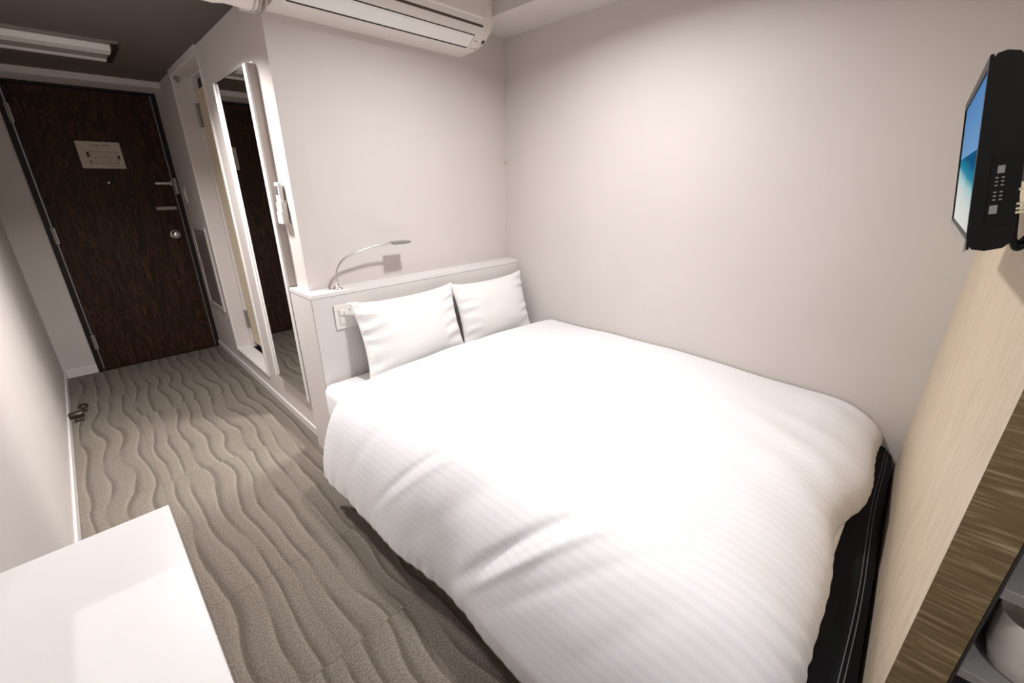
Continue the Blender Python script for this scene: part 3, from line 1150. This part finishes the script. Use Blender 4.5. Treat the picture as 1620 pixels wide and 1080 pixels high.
# ------------------------------------------------------------------ desk
dk = empty('desk', (0.16, 0.3, 0), 'plain white wall desk with glossy top at lower left', 'desk')
build('desk_top', bx((0.002, -0.75, 0.690), (0.321, 1.180, 0.720), 0.0025, 2), mat('glossy_white_laminate', (0.66, 0.64, 0.645), 0.35), dk)
build('side_panel', bx((0.002, 1.10, 0.0), (0.270, 1.125, 0.690)), M_WHITE, dk)
build('side_panel', bx((0.002, -0.70, 0.0), (0.270, -0.675, 0.690)), M_WHITE, dk)
build('drawer_box', bx((0.010, 0.55, 0.58), (0.280, 1.098, 0.690), 0.002, 1), M_WHITE, dk)

# ------------------------------------------------------------------ door stop by the left wall
ds = empty('door_stop', (0.05, 3.75, 0), 'dark brown rubber door stop on the carpet by left wall', 'door stop')
build('bumper', lathe(B(), (0.010, 3.752, 0.052), (1, 0, 0), [(0.001, 0), (0.022, 0), (0.024, 0.008), (0.024, 0.066), (0.021, 0.072), (0, 0.072)], 20),
      M_BROWNRUB, ds, True)
build('bracket', bx((0.010, 3.735, 0.0), (0.030, 3.770, 0.052), 0.002, 1), M_CHROME, ds)
bm = tube(B(), [(0.052, 3.790, 0.004), (0.075, 3.87, 0.012), (0.080, 3.905, 0.038)], 0.006, 8)
build('catch_rod', bm, M_CHROME, ds, True)
build('catch_cap', lathe(B(), (0.081, 3.915, 0.036), (0.15, -0.2, 1), [(0.001, 0), (0.026, 0), (0.028, 0.006), (0.024, 0.016), (0, 0.018)], 20),
      M_BROWNRUB, ds, True)
build('floor_plate', bx((0.040, 3.776, 0.0), (0.066, 3.806, 0.006), 0.001, 1), M_CHROME, ds)

# ------------------------------------------------------------------ television
tv = empty('television', (1.575, -0.03, 1.34), 'small black wall television showing a beach, on the tan foot wall', 'television')
P0 = Vector((1.30, -0.0290, 1.343))          # near lower front corner
wv = Vector((0.55, 0.0235, -0.004))
uvv = Vector((0.0, 0.0445, 0.264))
nvv = wv.cross(uvv).normalized()
if nvv.y > 0:
    nvv = -nvv                                  # points to the back


def tp(a, b, c):
    return P0 + wv * a + uvv * b + nvv * c


def tbox(a0, b0, c0, a1, b1, c1, bm=None, bev=0):
    bm = bm or B()
    n0 = len(bm.verts)
    r = bmesh.ops.create_cube(bm, size=1.0)
    for v in r['verts']:
        q = v.co + Vector((.5, .5, .5))
        v.co = tp(a0 + (a1 - a0) * q.x, b0 + (b1 - b0) * q.y, c0 + (c1 - c0) * q.z)
    if bev:
        es = list({e for v in r['verts'] for e in v.link_edges})
        bmesh.ops.bevel(bm, geom=es, offset=bev, segments=2, profile=0.5, affect='EDGES')
    return bm


# shell: cross-section in (up, back) swept across the width
sec = [(0.0, 0.003), (0.015, 0.0), (0.985, 0.0), (1.0, 0.003), (1.004, 0.012), (0.985, 0.024), (0.93, 0.034), (0.80, 0.039), (0.45, 0.042),
       (0.10, 0.044), (0.03, 0.042), (0.0, 0.034), (-0.012, 0.016)]
bm = B()
prism(bm, sec, (0.0, 1.0), lambda p, q, e: tp(e, p, q))
sh = build('body', bm, M_BLACK, tv)
bm = B()
tbox(0.0, 0.0, -0.004, 1.0, 0.075, 0.0, bm)
tbox(0.0, 0.945, -0.004, 1.0, 1.0, 0.0, bm)
tbox(0.0, 0.075, -0.004, 0.025, 0.945, 0.0, bm)
tbox(0.975, 0.075, -0.004, 1.0, 0.945, 0.0, bm)
build('bezel', bm, M_BLACK, tv)
bm = B()
tbox(0.0, -0.012, -0.0055, 1.0, 0.060, -0.003, bm)
build('front_strip', bm, mat('silver_strip', (0.45, 0.43, 0.41), 0.3, 0.7), tv)
bm = B()
uvl = bm.loops.layers.uv.verify()
q = [bm.verts.new(tp(a, b, -0.0012)) for a, b in ((0.025, 0.075), (0.975, 0.075), (0.975, 0.945), (0.025, 0.945))]
f = bm.faces.new(q)
for lp, c in zip(f.loops, ((0, 0), (1, 0), (1, 1), (0, 1))):
    lp[uvl].uv = c
build('screen', bm, M_SCREEN, tv)
build('control_panel', tbox(-0.004, 0.13, 0.012, 0.0, 0.50, 0.040), mat('satin_black', (0.006, 0.006, 0.006), 0.5, spec=0.2), tv)
bm = B()
W0 = -0.0055
for b0, b1, c0, c1 in ((.40, .44, .018, .025), (.19, .235, .015, .023)):
    tbox(W0, b0, c0, -0.003, b1, c1, bm)
for b in (.375, .355, .335, .30, .28, .26):
    for c in (.017, .023):
        tbox(W0, b, c, -0.003, b + .007, c + .003, bm)
build('control_marks', bm, mat('white_print', (0.30, 0.30, 0.29), 0.5), tv)
bm = B()
for b in (.30, .225, .20, .18):
    tbox(-0.001, b, 0.041, 0.015, b + .012, 0.052, bm)
build('connectors', bm, mat('ivory_plugs', (0.70, 0.65, 0.45), 0.4), tv)
# wall bracket
bm = B()
xb = 1.56
box(bm, (xb - 0.055, pan_y(xb) + 0.001, 1.40), (xb + 0.055, pan_y(xb) + 0.012, 1.54), 0.002, 1)
box(bm, (xb - 0.025, pan_y(xb) + 0.010, 1.44), (xb + 0.025, -0.058, 1.50), 0.002, 1)
build('wall_bracket', bm, M_GREYM, tv)
# cables at the near side
bm = B()
tube(bm, spline([(1.345, -0.055, 1.430), (1.337, -0.064, 1.395), (1.335, -0.071, 1.362), (1.336, -0.077, 1.347), (1.340, -0.084, 1.349),
                 (1.348, -0.092, 1.37), (1.375, -0.102, 1.43), (1.52, -0.100, 1.47)], 6), 0.0042, 8)
tube(bm, spline([(1.350, -0.056, 1.415), (1.343, -0.066, 1.38), (1.342, -0.073, 1.358), (1.348, -0.082, 1.356), (1.360, -0.095, 1.39),
                 (1.40, -0.104, 1.44), (1.52, -0.102, 1.46)], 6), 0.0038, 8)
cb = build('cable', bm, M_BLACK, tv, True)
bm = B()
cx, cz = 2.29, 1.522
for k in range(4):
    r0 = 0.030 + 0.007 * k
    tube(bm, [(cx + r0 * math.cos(a), pan_y(cx + r0 * math.cos(a)) + 0.005 + 0.003 * (k % 2), cz + 1.2 * r0 * math.sin(a)) for a in [2 * math.pi * i / 28 for i in range(28)]],
         0.0034, 6, closed=True)
co = build('cable_coil', bm, M_TANCABLE, origin=(cx, pan_y(cx), cz), smooth=True)
tag(co, 'coil of tan cable hanging on the foot wall behind the television', 'cable')
ad = empty('power_adapter', (2.13, pan_y(2.13), 1.36), 'black power adapter with grey top on the foot wall behind the television', 'adapter')
py = pan_y(2.2)
build('adapter_body', bx((2.06, py - 0.006, 1.36), (2.20, py + 0.030, 1.450), 0.004), M_BLACK, ad)
build('adapter_top', bx((2.062, py - 0.006, 1.450), (2.198, py + 0.028, 1.470), 0.003), mat('grey_cap', (0.30, 0.29, 0.27), 0.5), ad)

# ------------------------------------------------------------------ shelves behind the foot wall and the cup on them
sy1 = pan_y(XE) - 0.066
sy0 = sy1 - 0.55
sf = empty('shelf_unit', (1.40, sy1 - 0.27, 0), 'dark open shelf unit behind the shade-darkened panel edge, lower right', 'shelf')
bm = B()
box(bm, (1.60, sy0, 0.0), (1.62, sy1, 1.35))
box(bm, (XE + 0.004, sy0 - 0.02, 0.0), (1.62, sy0, 1.35))
box(bm, (XE + 0.006, sy1 - 0.004, 0.0), (1.60, sy1, 1.35))
box(bm, (XE + 0.004, sy0, 1.33), (1.60, sy1 - 0.004, 1.35))
build('carcass', bm, M_DKSH, sf)
for z0, z1 in ((0.836, 0.856), (0.655, 0.673), (0.30, 0.32)):
    build('shelf_board', bx((XE + 0.006, sy0, z0), (1.60, sy1 - 0.004, z1), 0.001, 1), M_GREYSH, sf)
mg = empty('mug', (1.268, -0.268, 0.673), 'white china mug standing on the dark shelf, lower right', 'mug')
mc = Vector((1.268, -0.268, 0.673))
prof = [(0.001, 0.0), (0.036, 0.0), (0.040, 0.003), (0.050, 0.035), (0.053, 0.070), (0.054, 0.110), (0.0525, 0.112), (0.0505, 0.109), (0.049, 0.07), (0.045, 0.03),
        (0.034, 0.008), (0.0, 0.006)]
mo = build('cup', lathe(B(), mc, (0, 0, 1), prof, 40), M_MUG, mg, True)
hd = []
dirn = Vector((-0.55, -0.83, 0)).normalized()
for k in range(13):
    a = -math.pi / 2 + math.pi * k / 12
    hd.append(mc + dirn * (0.046 + 0.030 * math.cos(a)) + Vector((0, 0, 0.055 + 0.032 * math.sin(a))))
build('handle', tube(B(), hd, 0.006, 8), M_MUG, mg, True)

# ------------------------------------------------------------------ tiny hook in the corner
hk = lathe(B(), (XR - 0.004, YA - 0.004, 1.588), (-0.7, -0.7, 0), [(0.001, 0), (0.006, 0), (0.004, 0.006), (0.007, 0.010), (0.0, 0.013)], 14)
hko = build('wall_hook', hk, M_YEL, smooth=True)
tag(hko, 'tiny pale yellow pin in the wall corner above the bed', 'hook')
